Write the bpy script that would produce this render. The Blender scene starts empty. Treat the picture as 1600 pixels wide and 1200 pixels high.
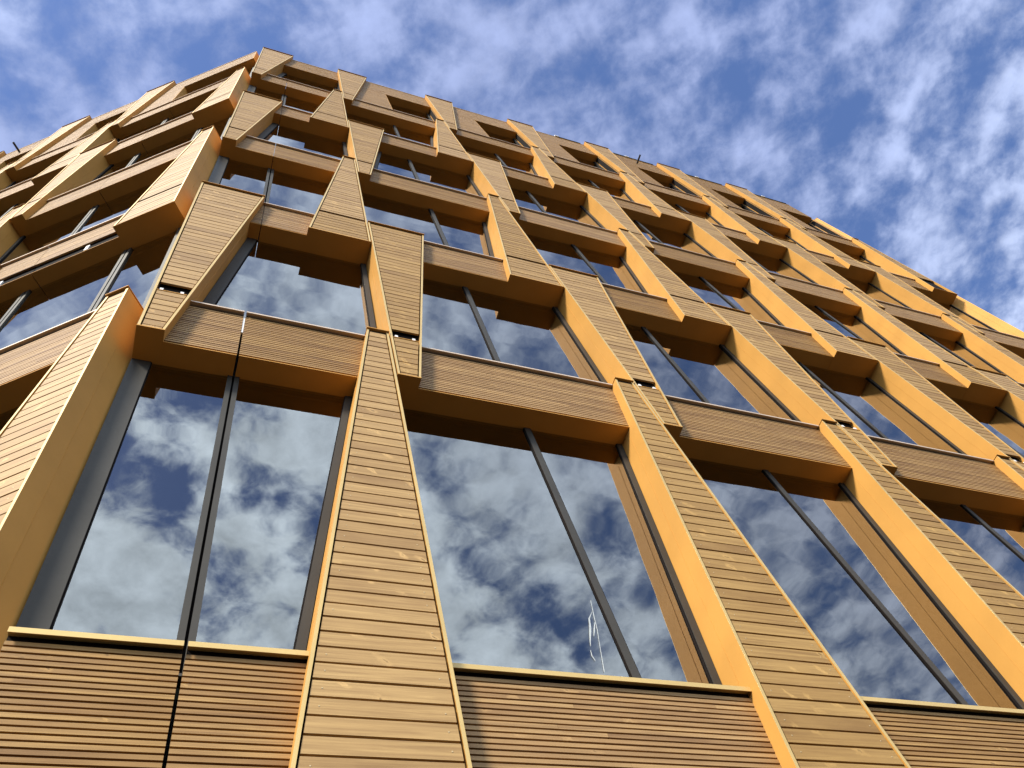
import bpy, math, random
from mathutils import Matrix, Vector
random.seed(7)
sc = bpy.context.scene
col = sc.collection
R = math.radians
EYE = 1.6                      # ground is z = 0, the phone is held at eye height

# ------------------------------------------------------------------ helpers
def tag(o, label=None, cat=None, group=None, kind=None):
    if label: o['label'] = label
    if cat: o['category'] = cat
    if group: o['group'] = group
    if kind: o['kind'] = kind
    return o

class MB:
    """collects solids and links them as ONE mesh object"""
    def __init__(s): s.v = []; s.f = []; s.m = []; s.uv = []
    def poly(s, pts, uvs=None, mi=0):
        i = len(s.v); s.v += [tuple(p) for p in pts]
        s.f.append(tuple(range(i, i + len(pts)))); s.m.append(mi)
        s.uv += uvs or [(0, 0)] * len(pts)
    def hexa(s, F, lo, hi, d0, d1, mi=0):
        """lo/hi: ((s at left, s at right), z): a wedge-sided bar between depths d0 and d1"""
        (a0, b0), z0 = lo; (a1, b1), z1 = hi
        q = [(a0, d0, z0), (b0, d0, z0), (b1, d0, z1), (a1, d0, z1), (a0, d1, z0), (b0, d1, z0), (b1, d1, z1), (a1, d1, z1)]
        i = len(s.v)
        s.v += [F.P(*p) for p in q]
        flip = F.flip != ((b0 + b1) < (a0 + a1))
        for fc, ax in (((0, 1, 2, 3), 0), ((5, 4, 7, 6), 0), ((4, 0, 3, 7), 1), ((1, 5, 6, 2), 1), ((3, 2, 6, 7), 2), ((4, 5, 1, 0), 2)):
            if flip: fc = fc[::-1]
            s.f.append(tuple(i + k for k in fc)); s.m.append(mi)
            for k in fc:
                p = q[k]
                s.uv.append((p[0], p[2]) if ax == 0 else ((p[1], p[2]) if ax == 1 else (p[0], p[2] + p[1])))
    def box(s, F, s0, s1, d0, d1, z0, z1, mi=0):
        s.hexa(F, ((s0, s1), z0), ((s0, s1), z1), d0, d1, mi)
    def build(s, name, mats, parent=None, off=Vector((0, 0, 0))):
        me = bpy.data.meshes.new(name)
        me.from_pydata([Vector(p) - off for p in s.v], [], s.f)
        if not isinstance(mats, (list, tuple)): mats = [mats]
        for m in mats: me.materials.append(m)
        me.polygons.foreach_set('material_index', s.m)
        uvl = me.uv_layers.new(name='UVMap')
        uvl.data.foreach_set('uv', [c for p in s.uv for c in p])
        me.update()
        o = bpy.data.objects.new(name, me); col.objects.link(o)
        if parent: o.parent = parent
        return o

class Facet:
    """a straight stretch of facade: s along it, d inwards from the front of the piers, z up"""
    def __init__(s, o, u, n): s.o = o; s.u = u; s.n = n; s.flip = (u[0] * n[1] - u[1] * n[0]) < 0
    def P(s, a, d, z): return (s.o[0] + s.u[0] * a + s.n[0] * d, s.o[1] + s.u[1] * a + s.n[1] * d, z + EYE)

# ------------------------------------------------------------------ node materials
def new_mat(name):
    m = bpy.data.materials.new(name); m.use_nodes = True
    nt = m.node_tree; b = nt.nodes['Principled BSDF']
    return m, nt, b
def N(nt, t, **k):
    n = nt.nodes.new(t)
    for a, v in k.items(): setattr(n, a, v)
    return n
def ramp(nt, fac, stops, interp='LINEAR'):
    r = N(nt, 'ShaderNodeValToRGB'); r.color_ramp.interpolation = interp
    el = r.color_ramp.elements
    while len(el) < len(stops): el.new(.5)
    for e, (p, c) in zip(el, stops): e.position = p; e.color = (*c, 1) if len(c) == 3 else c
    nt.links.new(fac, r.inputs[0]); return r.outputs[0]
def mix(nt, fac, a, b, blend='MIX'):
    m = N(nt, 'ShaderNodeMix', data_type='RGBA', blend_type=blend)
    for sock, v in ((m.inputs[0], fac), (m.inputs[6], a), (m.inputs[7], b)):
        if hasattr(v, 'links') or hasattr(v, 'is_linked'): nt.links.new(v, sock)
        else: sock.default_value = v if not isinstance(v, tuple) else (*v, 1)
    return m.outputs[2]
def math_(nt, op, a, b=None, c=None, clamp=False):
    m = N(nt, 'ShaderNodeMath', operation=op, use_clamp=clamp)
    for i, v in enumerate((a, b, c)):
        if v is None: continue
        if hasattr(v, 'is_linked'): nt.links.new(v, m.inputs[i])
        else: m.inputs[i].default_value = v
    return m.outputs[0]
def vscale(nt, v, sc_):
    m = N(nt, 'ShaderNodeVectorMath', operation='MULTIPLY'); nt.links.new(v, m.inputs[0]); m.inputs[1].default_value = sc_
    return m.outputs[0]

def wood(name, light, mid, dark, knot_scale, knot_amt, halo_amt):
    m, nt, b = new_mat(name); L = nt.links.new
    tc = N(nt, 'ShaderNodeTexCoord'); ge = N(nt, 'ShaderNodeNewGeometry')
    isl = ge.outputs['Random Per Island']
    off = N(nt, 'ShaderNodeCombineXYZ'); L(math_(nt, 'MULTIPLY', isl, 137.0), off.inputs[0]); L(math_(nt, 'MULTIPLY', isl, 53.0), off.inputs[1])
    av = N(nt, 'ShaderNodeVectorMath', operation='ADD'); L(tc.outputs['UV'], av.inputs[0]); L(off.outputs[0], av.inputs[1])
    P = av.outputs[0]
    # knots: sparse cells along the board
    wob = N(nt, 'ShaderNodeTexNoise'); wob.inputs['Scale'].default_value = 13; L(P, wob.inputs['Vector'])
    wv = N(nt, 'ShaderNodeVectorMath', operation='MULTIPLY_ADD'); L(wob.outputs['Color'], wv.inputs[0]); wv.inputs[1].default_value = (.12, .06, 0); L(P, wv.inputs[2])
    vo = N(nt, 'ShaderNodeTexVoronoi', voronoi_dimensions='2D', feature='F1'); ks = N(nt, 'ShaderNodeSeparateXYZ'); L(wv.outputs[0], ks.inputs[0]); kc = N(nt, 'ShaderNodeCombineXYZ')
    L(math_(nt, 'MULTIPLY_ADD', ks.outputs[1], .75, ks.outputs[0]), kc.inputs[0]); L(ks.outputs[1], kc.inputs[1])
    L(vscale(nt, kc.outputs[0], knot_scale), vo.inputs['Vector']); vo.inputs['Scale'].default_value = 1
    cr = N(nt, 'ShaderNodeSeparateColor'); L(vo.outputs['Color'], cr.inputs[0])
    gate = math_(nt, 'GREATER_THAN', cr.outputs[0], 1 - knot_amt)
    d = vo.outputs['Distance']
    core = math_(nt, 'MULTIPLY', math_(nt, 'MULTIPLY', gate, math_(nt, 'MULTIPLY_ADD', cr.outputs[2], .8, .2)), ramp(nt, d, [(0, (1, 1, 1)), (.06, (.9, .9, .9)), (.115, (0, 0, 0))]))
    halo = math_(nt, 'MULTIPLY', math_(nt, 'MULTIPLY', gate, math_(nt, 'MULTIPLY_ADD', cr.outputs[1], .7, .3)), ramp(nt, d, [(0, (1, 1, 1)), (.1, (.85, .85, .85)), (.33, (0, 0, 0))]))
    # grain, pushed aside around the knots
    gp = N(nt, 'ShaderNodeVectorMath', operation='ADD'); L(vscale(nt, P, (1.3, 46, 1)), gp.inputs[0])
    bend = N(nt, 'ShaderNodeCombineXYZ'); L(math_(nt, 'MULTIPLY', halo, 1.6), bend.inputs[1]); L(bend.outputs[0], gp.inputs[1])
    gr = N(nt, 'ShaderNodeTexNoise'); gr.inputs['Scale'].default_value = 1; gr.inputs['Detail'].default_value = 5; gr.inputs['Roughness'].default_value = .62; gr.inputs['Distortion'].default_value = .6
    L(gp.outputs[0], gr.inputs['Vector'])
    fine = N(nt, 'ShaderNodeTexNoise'); fine.inputs['Scale'].default_value = 1; fine.inputs['Detail'].default_value = 3; L(vscale(nt, P, (7, 260, 1)), fine.inputs['Vector'])
    blot = N(nt, 'ShaderNodeTexNoise'); blot.inputs['Scale'].default_value = 2.1; blot.inputs['Detail'].default_value = 3; L(vscale(nt, P, (1, 2.5, 1)), blot.inputs['Vector'])
    tint = ramp(nt, isl, [(0, tuple(.4 * x + .6 * y for x, y in zip(mid, dark))), (.22, mid), (.4, light), (.6, mid), (.8, light), (1, tuple(.6 * x + .4 * y for x, y in zip(mid, dark)))])
    c1 = mix(nt, ramp(nt, gr.outputs[0], [(.35, (0, 0, 0)), (.68, (.75, .75, .75))]), tint, dark)
    c1 = mix(nt, math_(nt, 'MULTIPLY', ramp(nt, fine.outputs[0], [(.45, (0, 0, 0)), (.75, (1, 1, 1))]), .28), c1, dark)
    c1 = mix(nt, math_(nt, 'MULTIPLY', ramp(nt, blot.outputs[0], [(.4, (0, 0, 0)), (.7, (1, 1, 1))]), .35), c1, light)
    c1 = mix(nt, math_(nt, 'MULTIPLY', halo, halo_amt), c1, tuple(min(1, x * 1.6) for x in light))
    c1 = mix(nt, math_(nt, 'MULTIPLY', core, .8), c1, tuple(x * .45 for x in dark))
    oi = N(nt, 'ShaderNodeObjectInfo')
    hs = N(nt, 'ShaderNodeHueSaturation'); L(c1, hs.inputs['Color']); L(math_(nt, 'MULTIPLY_ADD', oi.outputs['Random'], .22, .88), hs.inputs['Value']); L(math_(nt, 'MULTIPLY_ADD', oi.outputs['Random'], -.12, 1.06), hs.inputs['Saturation'])
    c1 = hs.outputs[0]
    L(c1, b.inputs['Base Color']); b.inputs['Roughness'].default_value = .6; b.inputs['Specular IOR Level'].default_value = .28
    bp = N(nt, 'ShaderNodeBump'); bp.inputs['Strength'].default_value = .25; bp.inputs['Distance'].default_value = .003
    L(gr.outputs[0], bp.inputs['Height']); L(bp.outputs[0], b.inputs['Normal'])
    return m

def metal(name, colr, metallic, rough, var=.12, spec=.5):
    m, nt, b = new_mat(name); L = nt.links.new
    tc = N(nt, 'ShaderNodeTexCoord')
    n1 = N(nt, 'ShaderNodeTexNoise'); n1.inputs['Scale'].default_value = 1.7; n1.inputs['Detail'].default_value = 4; L(tc.outputs['Object'], n1.inputs['Vector'])
    n2 = N(nt, 'ShaderNodeTexNoise'); n2.inputs['Scale'].default_value = 38; n2.inputs['Detail'].default_value = 3; L(tc.outputs['Object'], n2.inputs['Vector'])
    c = mix(nt, ramp(nt, n1.outputs[0], [(.35, (0, 0, 0)), (.65, (1, 1, 1))]), tuple(x * (1 - var) for x in colr), colr)
    c = mix(nt, math_(nt, 'MULTIPLY', n2.outputs[0], var * .8), c, tuple(x * .6 for x in colr))
    L(c, b.inputs['Base Color']); b.inputs['Metallic'].default_value = metallic; b.inputs['Specular IOR Level'].default_value = spec
    L(math_(nt, 'MULTIPLY_ADD', n2.outputs[0], .12, rough - .06), b.inputs['Roughness'])
    bp = N(nt, 'ShaderNodeBump'); bp.inputs['Strength'].default_value = .05; bp.inputs['Distance'].default_value = .01
    L(n1.outputs[0], bp.inputs['Height']); L(bp.outputs[0], b.inputs['Normal'])
    return m

M = {}
M['board'] = wood('pine_boards', (.45, .272, .091), (.355, .204, .063), (.20, .102, .029), (8.5, 6.5, 1), .15, .62)
M['slat'] = wood('pine_slats', (.46, .274, .098), (.34, .187, .062), (.165, .08, .026), (7, 11, 1), .1, .34)
M['gold'] = metal('gold_coated_metal', (.57, .287, .068), .06, .58, .12, .12)
M['flash'] = metal('pale_gold_flashing', (.62, .42, .15), .3, .45)
M['frame'] = metal('grey_bronze_frame', (.054, .049, .041), .1, .55, .2, .2)
M['black'] = metal('black_membrane_and_shade', (.012, .009, .008), 0, .9, .2, .1)
M['sill'] = metal('pale_sill_metal', (.62, .47, .34), .15, .45)
M['strip'] = metal('dark_roof_edge', (.03, .03, .035), .3, .5)
M['white'] = metal('white_clip', (.75, .73, .70), 0, .5)
M['screw'] = metal('bright_screw', (.62, .45, .24), .5, .4)
M['inside'] = metal('dim_interior', (.035, .033, .03), 0, .8)
M['concrete'] = metal('plinth_concrete', (.22, .21, .20), 0, .85)
M['roof'] = metal('roof_felt', (.05, .05, .05), 0, .9)

def glass_mat():
    m, nt, b = new_mat('coated_glass'); L = nt.links.new
    nt.nodes.remove(b)
    out = nt.nodes['Material Output']
    tc = N(nt, 'ShaderNodeTexCoord')
    n1 = N(nt, 'ShaderNodeTexNoise'); n1.inputs['Scale'].default_value = .9; n1.inputs['Detail'].default_value = 2; L(tc.outputs['Object'], n1.inputs['Vector'])
    bp = N(nt, 'ShaderNodeBump'); bp.inputs['Strength'].default_value = .09; bp.inputs['Distance'].default_value = .05; L(n1.outputs[0], bp.inputs['Height'])
    gl = N(nt, 'ShaderNodeBsdfGlossy'); gl.inputs['Roughness'].default_value = .0; gl.inputs['Color'].default_value = (1, .985, .95, 1); L(bp.outputs[0], gl.inputs['Normal'])
    tr = N(nt, 'ShaderNodeBsdfTransparent'); tr.inputs['Color'].default_value = (.34, .38, .36, 1)
    fr = N(nt, 'ShaderNodeFresnel'); fr.inputs['IOR'].default_value = 2.1
    ge = N(nt, 'ShaderNodeNewGeometry'); front = math_(nt, 'SUBTRACT', 1.0, ge.outputs['Backfacing'])
    fac = math_(nt, 'MULTIPLY', math_(nt, 'MULTIPLY_ADD', fr.outputs[0], .95, GLASS_BASE, clamp=True), front)
    mx = N(nt, 'ShaderNodeMixShader'); L(fac, mx.inputs[0]); L(tr.outputs[0], mx.inputs[1]); L(gl.outputs[0], mx.inputs[2])
    L(mx.outputs[0], out.inputs['Surface'])
    return m
GLASS_BASE = .09
M['glass'] = glass_mat()

def film_mat():
    m, nt, b = new_mat('torn_clear_film')
    b.inputs['Base Color'].default_value = (.85, .88, .85, 1); b.inputs['Roughness'].default_value = .25
    b.inputs['Alpha'].default_value = .34
    return m
M['film'] = film_mat()

# ------------------------------------------------------------------ measures (metres, above the eye)
G = .016; WN = .217; SLOPE = .1217; HS = .934
SILL = [3.528, 7.963, 11.863, 15.763, 19.663, 23.563]       # one sill per storey
LINT = [7.029, 10.929, 14.829, 18.729, 22.629, 26.35]       # underside of the band above each storey
TOP = 28.02; ROOF = 28.0; GROUND = -EYE
DP = .11; DG = .31                                          # bands sit .11 behind the piers, frames .31

V0 = Vector((-2.640935, 2.010938)); th = R(38.86184); u = Vector((math.cos(th), math.sin(th))); n = Vector((-u.y, u.x))
C0 = Vector((-2.837309, 1.932952)); W1 = Vector((-8.983498, 1.764392))
u2 = (W1 - C0).normalized(); n2 = Vector((u2.y, -u2.x))
B0, B = 2.2197, 2.748224
right = Facet(V0, u, n); right.pos = [0] + [B0 + B * i for i in range(7)]
left = Facet(C0, u2, n2); left.pos = [0, 3.467, 6.148, 8.860, 11.57]
th7 = th + R(37.3); u7 = Vector((math.cos(th7), math.sin(th7))); n7 = Vector((-u7.y, u7.x))
G7 = V0 + u * right.pos[-1] + n * DG
far = Facet(G7 - n7 * DG, u7, n7); far.pos = [0, B, 2 * B, 3 * B]

BASE = Vector((3.0, 8.0, 0.0))
bld = bpy.data.objects.new('timber_office_building', None); col.objects.link(bld); bld.location = BASE
tag(bld, 'six storey building clad in golden pine boards with zigzag tapering piers and recessed windows', 'building')
def part(mb, name, mats, parent=bld): return mb.build(name, mats, parent, BASE)

def levels(k):                       # bottom, top of the pier panel of storey k
    zb = -1.1 if k == 0 else SILL[k] - HS
    zt = TOP if k == 5 else SILL[k + 1]
    return zb, zt
def width(k, z):
    if k % 2 == 0: return WN + SLOPE * (SILL[k + 1] - z)
    return WN + SLOPE * (z - (SILL[k] - HS))

# ------------------------------------------------------------------ pier panels
def pier(F, a, sg, k, near_screws=False, strip_low=False, cut=None):
    zb, zt = levels(k)
    if cut: zt = cut
    A = lambda t, z: a + sg * (G / 2 + t)                     # t metres from the bay line
    def bar(mb, t0, t1, z0, z1, d0, d1, mi=0):                # t0/t1 functions of z
        lo = (A(t0(z0), z0), A(t1(z0), z0)); hi = (A(t0(z1), z1), A(t1(z1), z1))
        if sg < 0: lo = lo[::-1]; hi = hi[::-1]
        mb.hexa(F, (lo, z0), (hi, z1), d0, d1, mi)
    W = lambda z: width(k, z)
    c0 = lambda x: (lambda z: x)
    cw = lambda x: (lambda z: W(z) - x)
    boards = MB(); lower = MB()
    pitch = .1162; gap = .0155
    z = zt - .055
    S = SILL[k]
    slot = None
    if k == 1: slot = (S - .06, S + .135)
    elif k >= 2: slot = (S - .035, S + .055)
    z1 = z
    while z1 > zb + .05:
        z0 = max(z1 - pitch + gap, zb + .014)
        if z0 > 8 or True:
            if slot and z0 < slot[1] and z1 > slot[0]:
                if z1 > slot[1] + .02:
                    z0s = slot[1]
                    bar(boards, c0(.033), cw(.033), z0s, z1, .008, .03)
                z1 = slot[0]; slot = None; upper, boards = boards, lower; continue
            if not (strip_low and z1 < S):
                j = random.uniform(-.0015, .0015)
                bar(boards, c0(.033), cw(.033), z0, z1, .008 + j, .03)
                if near_screws and z0 < 9:
                    for t in (.085, None):
                        if random.random() < .25: continue
                        zc = (z0 + z1) / 2
                        tt = .085 if t else W(zc) - .085
                        s_ = A(tt, zc) + random.uniform(-.004, .004)
                        boards.box(F, s_ - .0035, s_ + .0035, .0065 + j, .012, zc - .0035, zc + .0035, 1)
        z1 -= pitch
    if boards is lower: boards = upper
    p = part(boards, 'cladding_panel', [M['board'], M['screw']])
    if strip_low: p['label'] = 'pier panel with its lower boards missing'
    if k == 1: p['label'] = 'pier panel with an open dark slot and white fixing blocks'
    if lower.v: part(lower, 'lower_boards', [M['board'], M['screw']], p)
    cas = MB()
    zi, zj = zb + .012, zt - .016
    bar(cas, c0(0), c0(.018), zi, zj, .003, DG + .05)           # side on the bay line
    bar(cas, cw(.018), cw(0), zi, zj, .003, DG + .05)           # raking side
    bar(cas, c0(.0005), c0(.022), zi, zj, 0, .0029, 1)          # pale folded edges
    bar(cas, cw(.022), cw(.0005), zi, zj, 0, .0029, 1)
    bar(cas, c0(-.003), cw(-.003), zb - .003, zb + .012, -.003, DG + .03)   # bottom plate
    bar(cas, c0(-.006), cw(-.006), zt - .008, zt + .004, -.018, DG + .06)   # cap
    bar(cas, c0(.02), cw(.02), zt - .057, zt - .009, .014, .05, 2)  # black bar, painted shade in the gap below the cap
    # folded seam down the middle of both cheeks
    mz0 = max(zb + HS * (1 if k else 0) + .05, zi); mz1 = zj - (HS + .1 if k < 5 else .1)
    if mz1 > mz0:
        bar(cas, cw(0), cw(-.003), mz0, mz1, .155, .159)
        bar(cas, c0(-.003), c0(0), mz0, mz1, .155, .159)
    part(cas, 'metal_casing', [M['gold'], M['flash'], M['black']], p)
    bk = MB(); bar(bk, c0(.018), cw(.018), zi, zj, .055, .075)
    part(bk, 'membrane', M['black'], p)
    if k == 1:                                                # unfinished slot with its fixing blocks
        br = MB(); zc = S - .045
        for t in (.06, None):
            wz = W(zc)
            t0 = .05 if t else wz - .095
            bar(br, c0(t0), c0(t0 + .03), zc - .012, zc + .028, .004, .05)
        part(br, 'bracket', M['white'], p)
        le = MB(); bar(le, c0(.03), cw(.03), S - .074, S - .064, .002, .05)
        part(le, 'ledge', M['gold'], p)
    return p

# ------------------------------------------------------------------ bands, sills, soffits
def slats(mb, F, s0, s1, z0, z1, d=DP):
    z = z1; pitch = .0385
    while z - pitch > z0:
        j = random.uniform(-.001, .001)
        # a few slats are butt jointed somewhere along the run
        zlo = z - pitch + .0128
        if s1 - s0 > 1.6 and random.random() < .35:
            c = random.uniform(s0 + .4, s1 - .4)
            mb.box(F, s0, c - .0008, d + j, d + .024, zlo, z); mb.box(F, c + .0008, s1, d + j + .0006, d + .024, zlo, z)
        else:
            mb.box(F, s0, s1, d + j, d + .024, zlo, z)
        z -= pitch

def band(F, s0, s1, zb, zt, soffit=True, bare=0.0, flash='flash'):
    mb = MB(); slats(mb, F, s0, s1, zb + .012 + bare, zt - .058)
    p = part(mb, 'slatted_band', M['slat'])
    bk = MB(); bk.box(F, s0 + .003, s1 - .003, DP + .04, DG - .02, zb + .016, zt - .02); part(bk, 'membrane', M['black'], p)
    fl = MB()
    fl.box(F, s0 + .001, s1 - .001, DP - .032, DG + .08, zt - .014, zt)
    fl.box(F, s0 + .001, s1 - .001, DP - .036, DP - .032, zt - (.036 if zb < 0 else .024), zt - .0005)
    fl.box(F, s0 + .002, s1 - .002, DP + .012, DP + .042, zt - .057, zt - .0145, 1)  # black filler standing in for the shadow under the flashing
    part(fl, 'sill_flashing', [M['flash' if zb < 0 else 'sill'], M['black']], p)
    if soffit:
        so = MB(); so.box(F, s0 + .0015, s1 - .0015, DP - .002 + (.03 if bare else 0), DG + .07, zb, zb + .011)
        part(so, 'soffit', M['gold'], p)
    if bare:
        p['label'] = 'slatted band with its lowest slats missing and dark backing showing'
        for f in (.28, .62):
            cl = MB(); cl.box(F, s0 + (s1 - s0) * f, s0 + (s1 - s0) * f + .05, DP + .02, DP + .05, zb + .02, zb + bare); part(cl, 'clip', M['white'], p)
    return p

# ------------------------------------------------------------------ windows
def window(F, lo, hi, z0, z1, mull, fw=.06, fwl=None, thick=1):
    """lo(z), hi(z): left and right limits; mull: list of (s, double)"""
    e = .005; d0, d1 = DG, DG + .09
    fl = fwl or fw
    mb = MB()
    a = lambda z: lo(z) + e
    b = lambda z: hi(z) - e
    mb.hexa(F, ((a(z0), a(z0) + fl), z0), ((a(z1), a(z1) + fl), z1), d0, d1)
    mb.hexa(F, ((b(z0) - fw, b(z0)), z0), ((b(z1) - fw, b(z1)), z1), d0, d1)
    t = .018
    mb.hexa(F, ((a(z0) + fl, b(z0) - fw), z0), ((a(z0 + t) + fl, b(z0 + t) - fw), z0 + t), d0 + .004, d1)
    mb.hexa(F, ((a(z1 - t) + fl, b(z1 - t) - fw), z1 - t), ((a(z1) + fl, b(z1) - fw), z1), d0 + .004, d1)
    mb.hexa(F, ((a(z0) + fl, a(z0) + fl + .009), z0 + t), ((a(z1) + fl, a(z1) + fl + .009), z1 - t), d0 + .008, d1 - .01, 1)
    mb.hexa(F, ((b(z0) - fw - .009, b(z0) - fw), z0 + t), ((b(z1) - fw - .009, b(z1) - fw), z1 - t), d0 + .008, d1 - .01, 1)
    w = part(mb, 'window', [M['frame'], M['black']])
    cuts = []
    for s_, dbl in mull:
        if not (max(a(z0), a(z1)) + .12 < s_ < min(b(z0), b(z1)) - .02 or (lo(z0) + .1 < s_ < hi(z0) - .1 and lo(z1) + .1 < s_ < hi(z1) - .1)): continue
        mm = MB()
        if dbl:
            mm.box(F, s_ - .05, s_ - .009, d0 + .002, d1, z0 + .002, z1 - .002); mm.box(F, s_ + .009, s_ + .05, d0 + .002, d1, z0 + .002, z1 - .002)
            mm.box(F, s_ - .009, s_ + .009, d0 + .05, d1 - .01, z0 + .002, z1 - .002, 1); cuts.append((s_ - .05, s_ + .05))
        else:
            mm.box(F, s_ - .03, s_ + .03, d0 + .002, d1, z0 + .002, z1 - .002); mm.box(F, s_ - .038, s_ + .038, d0 + .008, d1 - .01, z0 + .003, z1 - .003, 1); cuts.append((s_ - .034, s_ + .034))
        part(mm, 'mullion', [M['frame'], M['black']], w)
    edges = [(lambda z: a(z) + fl)]
    for c in cuts: edges += [lambda z, c=c: c[0], lambda z, c=c: c[1]]
    edges += [lambda z: b(z) - fw]
    for i in range(0, len(edges), 2):
        q = MB(); za, zb_ = z0 + t - .005, z1 - t + .005
        q.hexa(F, ((edges[i](za) - .004, edges[i + 1](za) + .004), za), ((edges[i](zb_) - .004, edges[i + 1](zb_) + .004), zb_), d0 + .022, d0 + .046)
        ta, tb = random.uniform(-.0035, .0035), random.uniform(-.0025, .0025)      # no two panes sit quite true
        sm = F.u[0] * q.v[0][0] + F.u[1] * q.v[0][1]
        q.v = [(x + F.n[0] * k_, y + F.n[1] * k_, z) for x, y, z in q.v for k_ in (ta * (F.u[0] * x + F.u[1] * y - sm - .5) + tb * (z - EYE - (z0 + z1) / 2),)]
        part(q, 'pane', M['glass'], w)
    return w

# ------------------------------------------------------------------ facade runs
def storeys(F, j, lowside, highside, fid):
    """bay j between F.pos[j] and F.pos[j+1]; lowside/highside say which storeys have a panel inside the bay there"""
    s0, s1 = F.pos[j], F.pos[j + 1]
    for k in range(6):
        z0, z1 = SILL[k], LINT[k]
        lo = (lambda z, k=k: s0 + G / 2 + width(k, z)) if k % 2 == lowside else (lambda z: s0)
        hi = (lambda z, k=k: s1 - G / 2 - width(k, z)) if k % 2 == highside else (lambda z: s1)
        fwl = None; mull = [((s0 + s1) / 2, False)]
        if fid == 'right' and j == 0: fwl = .155 if k % 2 == 0 else .115; mull = [(.836, True)]
        if fid == 'left' and j == 0: mull = [(.80, True), (2.15, True)]
        if fid == 'left' and j == 0 and k % 2 == 1: fwl = .12
        if k == 5:
            mull = []
            if fid == 'right' and j > 0: m_ = s0 + 1.37; lo = lambda z, m_=m_: m_
            elif fid == 'far': m_ = s0 + 1.37; lo = lambda z, m_=m_: m_
            elif fid == 'left': m_ = s1 - 1.37; hi = lambda z, m_=m_: m_
        if k % 2 == 1 and fid == 'right' and j == 0: mull = []
        window(F, lo, hi, z0 + .001, z1 + .02, mull, fwl=fwl)
    # bands: below storey 0, between storeys, parapet
    for k in range(6):
        zt = SILL[k]; zb = -1.0 if k == 0 else LINT[k - 1]
        splits = [s0, s1]
        if fid == 'right' and j == 0: splits = [s0, .836, s1]
        if fid == 'left' and j == 0: splits = [s0, 1.98, s1]
        for i in range(len(splits) - 1):
            gp = .009 if k < 2 else .0035
            e0 = gp if i > 0 else (.03 if j == 0 else 0); e1 = gp if i < len(splits) - 2 else (.03 if fid == 'right' and j == 6 else 0)
            bare = .19 if (fid == 'left' and j == 0 and k == 2) else 0
            band(F, splits[i] + e0, splits[i + 1] - e1, zb, zt, soffit=k > 0, bare=bare)
    # parapet with the blind half beside each pier
    mb = MB(); zb = LINT[5]
    if fid == 'right' and j == 0: blind = None
    elif fid == 'left': blind = (s1 - 1.37, s1)
    else: blind = (s0, s0 + 1.37)
    s0_, s1_ = s0, s1
    if j == 0: s0 += .03
    if fid == 'right' and j == 6: s1 -= .03
    slats(mb, F, s0 + .001, s1 - .001, zb + .012, ROOF - .03)
    bk = MB(); bk.box(F, s0 + .003, s1 - .003, DP + .04, DG - .02, zb + .016, ROOF - .02)
    so = MB()
    if blind:
        slats(mb, F, blind[0] + .001, blind[1] - .001, SILL[5] + .01, zb + .012)
        bk.box(F, blind[0] + .003, blind[1] - .003, DP + .04, DG - .02, SILL[5] + .01, zb + .012)
        other = (s0, blind[0]) if blind[0] > s0 else (blind[1], s1)
        c = blind[0] if blind[0] > s0 else blind[1]
        so.box(F, c - .011, c + .011, DP + .001, DG + .05, SILL[5] + .005, zb)     # side lining of the opening
    else: other = (s0, s1)
    so.box(F, other[0] + .0015, other[1] - .0015, DP - .002, DG + .07, zb, zb + .011)
    p = part(mb, 'parapet', M['slat'])
    part(bk, 'membrane', M['black'], p); part(so, 'soffit', M['gold'], p)
    if fid == 'left' and j == 0:
        en = MB(); en.box(F, .012, .029, DP - .004, DG + .02, zb - .002, ROOF - .03); part(en, 'end_cap', M['gold'], p)
    cp = MB(); cp.box(F, s0 + .001, s1 - .001, DP - .012, DG + .25, ROOF - .028, ROOF); part(cp, 'coping', M['flash'], p)
    if fid == 'right' and j >= 3 and j < 7:
        rs = MB(); rs.box(F, s0 + 1.75 if j == 3 else s0 + 1.1, s1 - .12, DP - .03, DP + .02, ROOF + .004, ROOF + .055); part(rs, 'edge_strip', M['strip'], p)
        cl = MB(); f = s0 + (1.7 if j == 3 else 1.55); cl.box(F, f, f + .14, DP - .045, DP + .04, ROOF + .002, ROOF + .075); part(cl, 'clip', M['white'], p)

for j in range(7): storeys(right, j, 1, 0, 'right')
for j in range(4): storeys(left, j, 0, 1, 'left')
for j in range(2): storeys(far, j, 1, 0, 'far')

for i, a in enumerate(right.pos):
    for k in range(6):
        if k % 2 == 0:
            if i == 0: continue
            pier(right, a, -1, k, near_screws=(k == 0 and i < 4), strip_low=(i == 7 and k == 4))
        else:
            if i == 7: continue
            pier(right, a, 1, k, near_screws=(k == 1 and i < 3))
for i, a in enumerate(left.pos):
    for k in range(6):
        if k % 2 == 0:
            if i == 4: continue
            pier(left, a, 1, k, near_screws=(k == 0 and i == 0))
        else:
            if i == 0: continue
            pier(left, a, -1, k)
for i, a in enumerate(far.pos[:2]):
    for k in range(6):
        if k % 2 == 0 and i > 0: pier(far, a, -1, k)
        if k % 2 == 1: pier(far, a, 1, k, cut=LINT[5] + .05 if k == 5 else None)

# joint filler strips seen in the expansion joint
js = MB()
for k in (1,): js.box(right, .8285, .8435, DP + .004, DP + .03, SILL[k] - .42, SILL[k] - .03)
part(js, 'joint_strip', M['white'])

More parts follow.
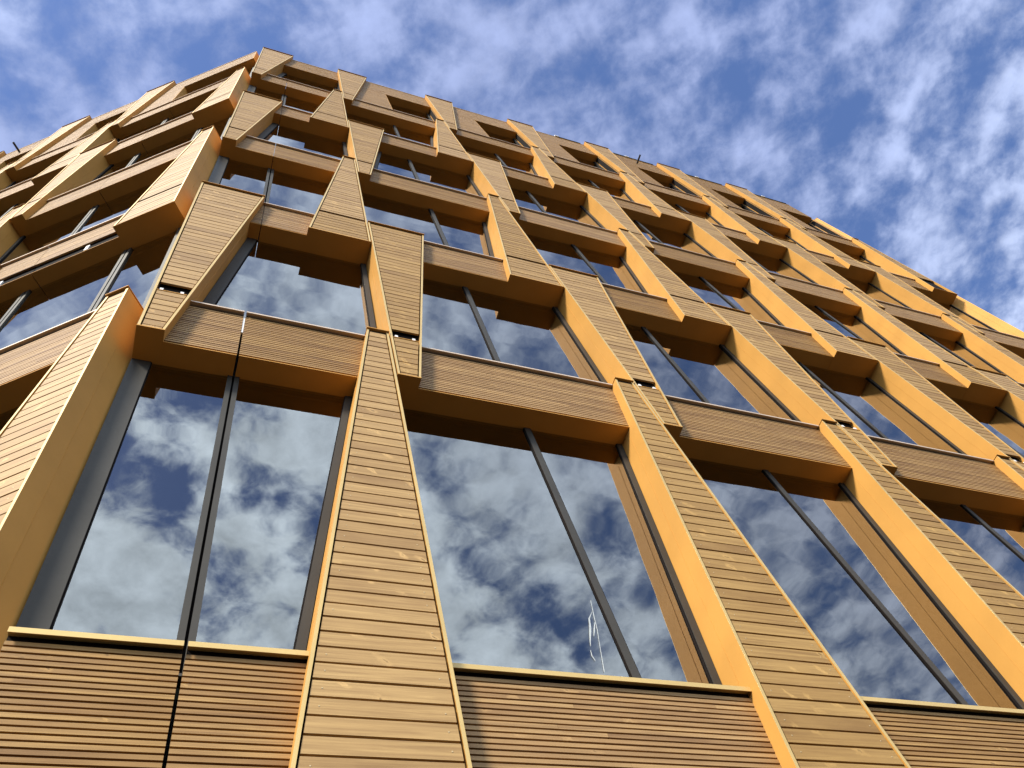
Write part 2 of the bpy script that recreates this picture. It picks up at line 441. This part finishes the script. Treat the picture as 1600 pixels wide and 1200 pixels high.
# overflow spouts under the roof edge
for F, s_, z_ in ((right, 12.2, 27.26), (left, 7.28, 27.13)):
    sp = MB()
    r = .03; c = 10
    for i in range(c):
        a0, a1 = 2 * math.pi * i / c, 2 * math.pi * (i + 1) / c
        q = lambda aa, d, rr=r: F.P(s_ + rr * math.cos(aa), d, z_ + rr * math.sin(aa))
        d0 = DP - .30; d1 = DP + .05
        sp.poly([q(a0, d0), q(a1, d0), q(a1, d1), q(a0, d1)])
        sp.poly([q(a0, d0, r * .75), q(a0, d1, r * .75), q(a1, d1, r * .75), q(a1, d0, r * .75)])
        sp.poly([q(a0, d0), q(a0, d0, r * .75), q(a1, d0, r * .75), q(a1, d0)])
    part(sp, 'overflow_spout', M['strip'])

# ------------------------------------------------------------------ body of the building
def ring(d):
    a = left.P(left.pos[-1], d, 0); b = Vector((0, 0))
    pr = Vector(right.P(0, d, 0)[:2])
    # corner where the left and right facades meet at depth d
    def meet(F1, F2):
        p1 = Vector(F1.P(0, d, 0)[:2]); p2 = Vector(F2.P(0, d, 0)[:2]); a1, a2 = F1.u, F2.u
        t = ((p2 - p1).x * a2.y - (p2 - p1).y * a2.x) / (a1.x * a2.y - a1.y * a2.x)
        return p1 + a1 * t
    e = Vector(far.P(2 * B, d, 0)[:2])
    back = 16
    return [Vector(a[:2]), meet(left, right), meet(right, far), e, e - u * 4 + n * back, Vector(a[:2]) + n2 * back]
def prism(pts, z0, z1):
    mb = MB(); k = len(pts)
    mb.poly([(p.x, p.y, z1 + EYE) for p in pts]); mb.poly([(p.x, p.y, z0 + EYE) for p in reversed(pts)])
    for i in range(k):
        p, q = pts[i], pts[(i + 1) % k]
        mb.poly([(p.x, p.y, z0 + EYE), (q.x, q.y, z0 + EYE), (q.x, q.y, z1 + EYE), (p.x, p.y, z1 + EYE)])
    return mb
part(prism(ring(1.6), -1.59, ROOF - .3), 'interior', M['inside'])
for k in range(6):
    zb = (LINT[k - 1] if k else SILL[0] - 1.0) + .03; zt = SILL[k] - .05
    part(prism(ring(DG + .12), zb, zt), 'floor_slab', M['inside'])
part(prism(ring(DG + .1), LINT[5] + .05, ROOF - .08), 'roof', M['roof'])
part(prism(ring(DP + .06), -1.6, -1.004), 'plinth', M['concrete'])
part(prism(ring(DG + .09), -1.003, SILL[0] - 1.1), 'base_wall', M['inside'])

# ------------------------------------------------------------------ scrap of torn film on the tall glass
def ribbon(mb, pts, w):
    for (s0, z0, w0), (s1, z1, w1) in zip(pts, pts[1:]):
        d = DG + .01
        mb.hexa(right, ((s1 - w * w1, s1 + w * w1), z1), ((s0 - w * w0, s0 + w * w0), z0), d, d + .004)
fm = MB()
ribbon(fm, [(3.498, 4.524, .4), (3.470, 4.354, .9), (3.453, 4.224, .7), (3.422, 4.068, .5), (3.375, 3.822, .8)], .002)
ribbon(fm, [(3.470, 4.40, .3), (3.425, 4.327, 1.6), (3.405, 4.24, 2.2), (3.388, 4.184, 2.4), (3.362, 4.10, 1.2), (3.350, 4.05, .3)], .003)
ribbon(fm, [(3.455, 4.29, .5), (3.430, 4.22, 2.0), (3.405, 4.15, .6)], .0025)
ribbon(fm, [(3.337, 4.01, .4), (3.331, 3.96, 1.2), (3.342, 3.915, .4)], .0025)
off = Vector(right.P(3.40, DG + .006, 4.15))
fo = fm.build('plastic_film', M['film'], None, off); fo.location = off
tag(fo, 'torn shred of clear plastic film stuck on the tall lowest pane left of its mullion', 'plastic film')

# ------------------------------------------------------------------ ground
def ground_mat():
    m, nt, b = new_mat('dark_paving'); L = nt.links.new
    tc = N(nt, 'ShaderNodeTexCoord')
    br = N(nt, 'ShaderNodeTexBrick'); L(tc.outputs['Object'], br.inputs['Vector']); br.inputs['Scale'].default_value = 1.6
    br.inputs['Color1'].default_value = (.042, .041, .039, 1); br.inputs['Color2'].default_value = (.034, .033, .032, 1); br.inputs['Mortar'].default_value = (.03, .03, .03, 1); br.inputs['Mortar Size'].default_value = .01
    n1 = N(nt, 'ShaderNodeTexNoise'); n1.inputs['Scale'].default_value = .8; n1.inputs['Detail'].default_value = 6; L(tc.outputs['Object'], n1.inputs['Vector'])
    L(mix(nt, math_(nt, 'MULTIPLY', n1.outputs[0], .5), br.outputs[0], (.03, .03, .029)), b.inputs['Base Color']); b.inputs['Roughness'].default_value = .85
    return m
gm = MB(); g = 1500
gm.poly([(-g, -g, 0), (g, -g, 0), (g, g, 0), (-g, g, 0)])
tag(gm.build('ground', ground_mat()), kind='structure')

# ------------------------------------------------------------------ sky, sun
SUN_AZ = Vector((-.25, -.968)).normalized(); SUN_EL = R(44)
w = bpy.data.worlds.new('World'); sc.world = w; w.use_nodes = True
nt = w.node_tree; L = nt.links.new
bg = nt.nodes['Background']; bg.inputs['Strength'].default_value = .125
sky = N(nt, 'ShaderNodeTexSky', sky_type='NISHITA'); sky.sun_disc = False; sky.sun_elevation = SUN_EL
sky.sun_rotation = math.atan2(SUN_AZ.x, SUN_AZ.y) % (2 * math.pi)
sky.air_density = 1.0; sky.dust_density = .6; sky.ozone_density = 2.2
tc = N(nt, 'ShaderNodeTexCoord')
D = tc.outputs['Generated']
sx = N(nt, 'ShaderNodeSeparateXYZ'); L(D, sx.inputs[0])
zc = math_(nt, 'MAXIMUM', sx.outputs[2], .06)
px = math_(nt, 'DIVIDE', sx.outputs[0], zc); py = math_(nt, 'DIVIDE', sx.outputs[1], zc)
pv = N(nt, 'ShaderNodeCombineXYZ'); L(px, pv.inputs[0]); L(py, pv.inputs[1])
pv2 = N(nt, 'ShaderNodeVectorMath', operation='ADD'); L(pv.outputs[0], pv2.inputs[0]); pv2.inputs[1].default_value = (3.7, 1.3, 0)
Pv = pv2.outputs[0]
def noise(scale, detail, rough, dist=0, vec=Pv):
    t = N(nt, 'ShaderNodeTexNoise'); t.inputs['Scale'].default_value = scale; t.inputs['Detail'].default_value = detail
    t.inputs['Roughness'].default_value = rough; t.inputs['Distortion'].default_value = dist; L(vec, t.inputs['Vector']); return t.outputs[0]
n1a = noise(12, 10, .61, .1); n1b = noise(7.6, 9, .57, .1); n2_ = noise(3.0, 3, .5); n3 = noise(12, 7, .6)
# the deck is thicker towards the sun, behind the viewer
toward = math_(nt, 'ADD', math_(nt, 'MULTIPLY', sx.outputs[0], .2), math_(nt, 'MULTIPLY', sx.outputs[1], -1.0))
thick = N(nt, 'ShaderNodeMapRange', interpolation_type='SMOOTHSTEP'); L(toward, thick.inputs[0]); thick.inputs[1].default_value = -.1; thick.inputs[2].default_value = .5
TH = thick.outputs[0]
n1 = math_(nt, 'ADD', math_(nt, 'MULTIPLY', n1a, math_(nt, 'SUBTRACT', 1.0, TH)), math_(nt, 'MULTIPLY', n1b, TH))
den = math_(nt, 'ADD', math_(nt, 'ADD', n1, math_(nt, 'MULTIPLY', math_(nt, 'SUBTRACT', n2_, .5), .24)), math_(nt, 'MULTIPLY', TH, .05))
mr = N(nt, 'ShaderNodeMapRange', interpolation_type='SMOOTHSTEP'); L(den, mr.inputs[0]); L(math_(nt, 'MULTIPLY_ADD', TH, .085, .33), mr.inputs[1]); L(math_(nt, 'MULTIPLY_ADD', TH, -.07, .66), mr.inputs[2])
opac = math_(nt, 'MULTIPLY', mr.outputs[0], math_(nt, 'MULTIPLY_ADD', TH, .25, .72))
cb = math_(nt, 'MAXIMUM', math_(nt, 'MULTIPLY_ADD', n3, 1.6, .22), .35)
skyc = mix(nt, 1.0, sky.outputs[0], (.88, .95, 1.2), 'MULTIPLY')
low = N(nt, 'ShaderNodeMapRange', interpolation_type='SMOOTHSTEP'); L(sx.outputs[2], low.inputs[0]); low.inputs[1].default_value = .92; low.inputs[2].default_value = .62
ca = mix(nt, TH, mix(nt, low.outputs[0], (2.5, 2.95, 4.6), (4.0, 4.6, 6.2)), (9.6, 11.3, 13.0))
cc = N(nt, 'ShaderNodeVectorMath', operation='SCALE'); L(ca, cc.inputs[0]); L(cb, cc.inputs[3])
L(mix(nt, opac, skyc, cc.outputs[0]), bg.inputs['Color'])

sd = bpy.data.lights.new('sun', 'SUN'); sd.energy = 5; sd.angle = R(9); sd.color = (1, .93, .80)
so = bpy.data.objects.new('sun', sd); col.objects.link(so)
dirv = Vector((SUN_AZ.x * math.cos(SUN_EL), SUN_AZ.y * math.cos(SUN_EL), math.sin(SUN_EL)))
so.rotation_euler = dirv.to_track_quat('Z', 'Y').to_euler(); so.location = (-5, -30, 40)

# ------------------------------------------------------------------ camera
f, pitch, roll = 1340.878, 1.0542263, -.4216012
cp, s_p = math.cos(pitch), math.sin(pitch); cr, sr = math.cos(roll), math.sin(roll)
fw = Vector((0, cp, s_p)); up = Vector((0, -s_p, cp)); rt = Vector((1, 0, 0))
Rr = rt * cr + up * sr; Uu = up * cr - rt * sr
cam = bpy.data.cameras.new('camera'); cam.sensor_width = 36; cam.sensor_fit = 'HORIZONTAL'; cam.lens = f / 1600 * 36; cam.clip_end = 5000; cam.clip_start = .05
co = bpy.data.objects.new('camera', cam); col.objects.link(co)
m3 = Matrix((Rr, Uu, -fw)).transposed()
co.matrix_world = Matrix.Translation((0, 0, EYE)) @ m3.to_4x4()
sc.camera = co

sc.view_settings.view_transform = 'Standard'; sc.view_settings.look = 'None'; sc.view_settings.gamma = 1; sc.view_settings.exposure = .5
sc.cycles.caustics_reflective = False; sc.cycles.caustics_refractive = False
sc.cycles.max_bounces = 8; sc.cycles.transparent_max_bounces = 8
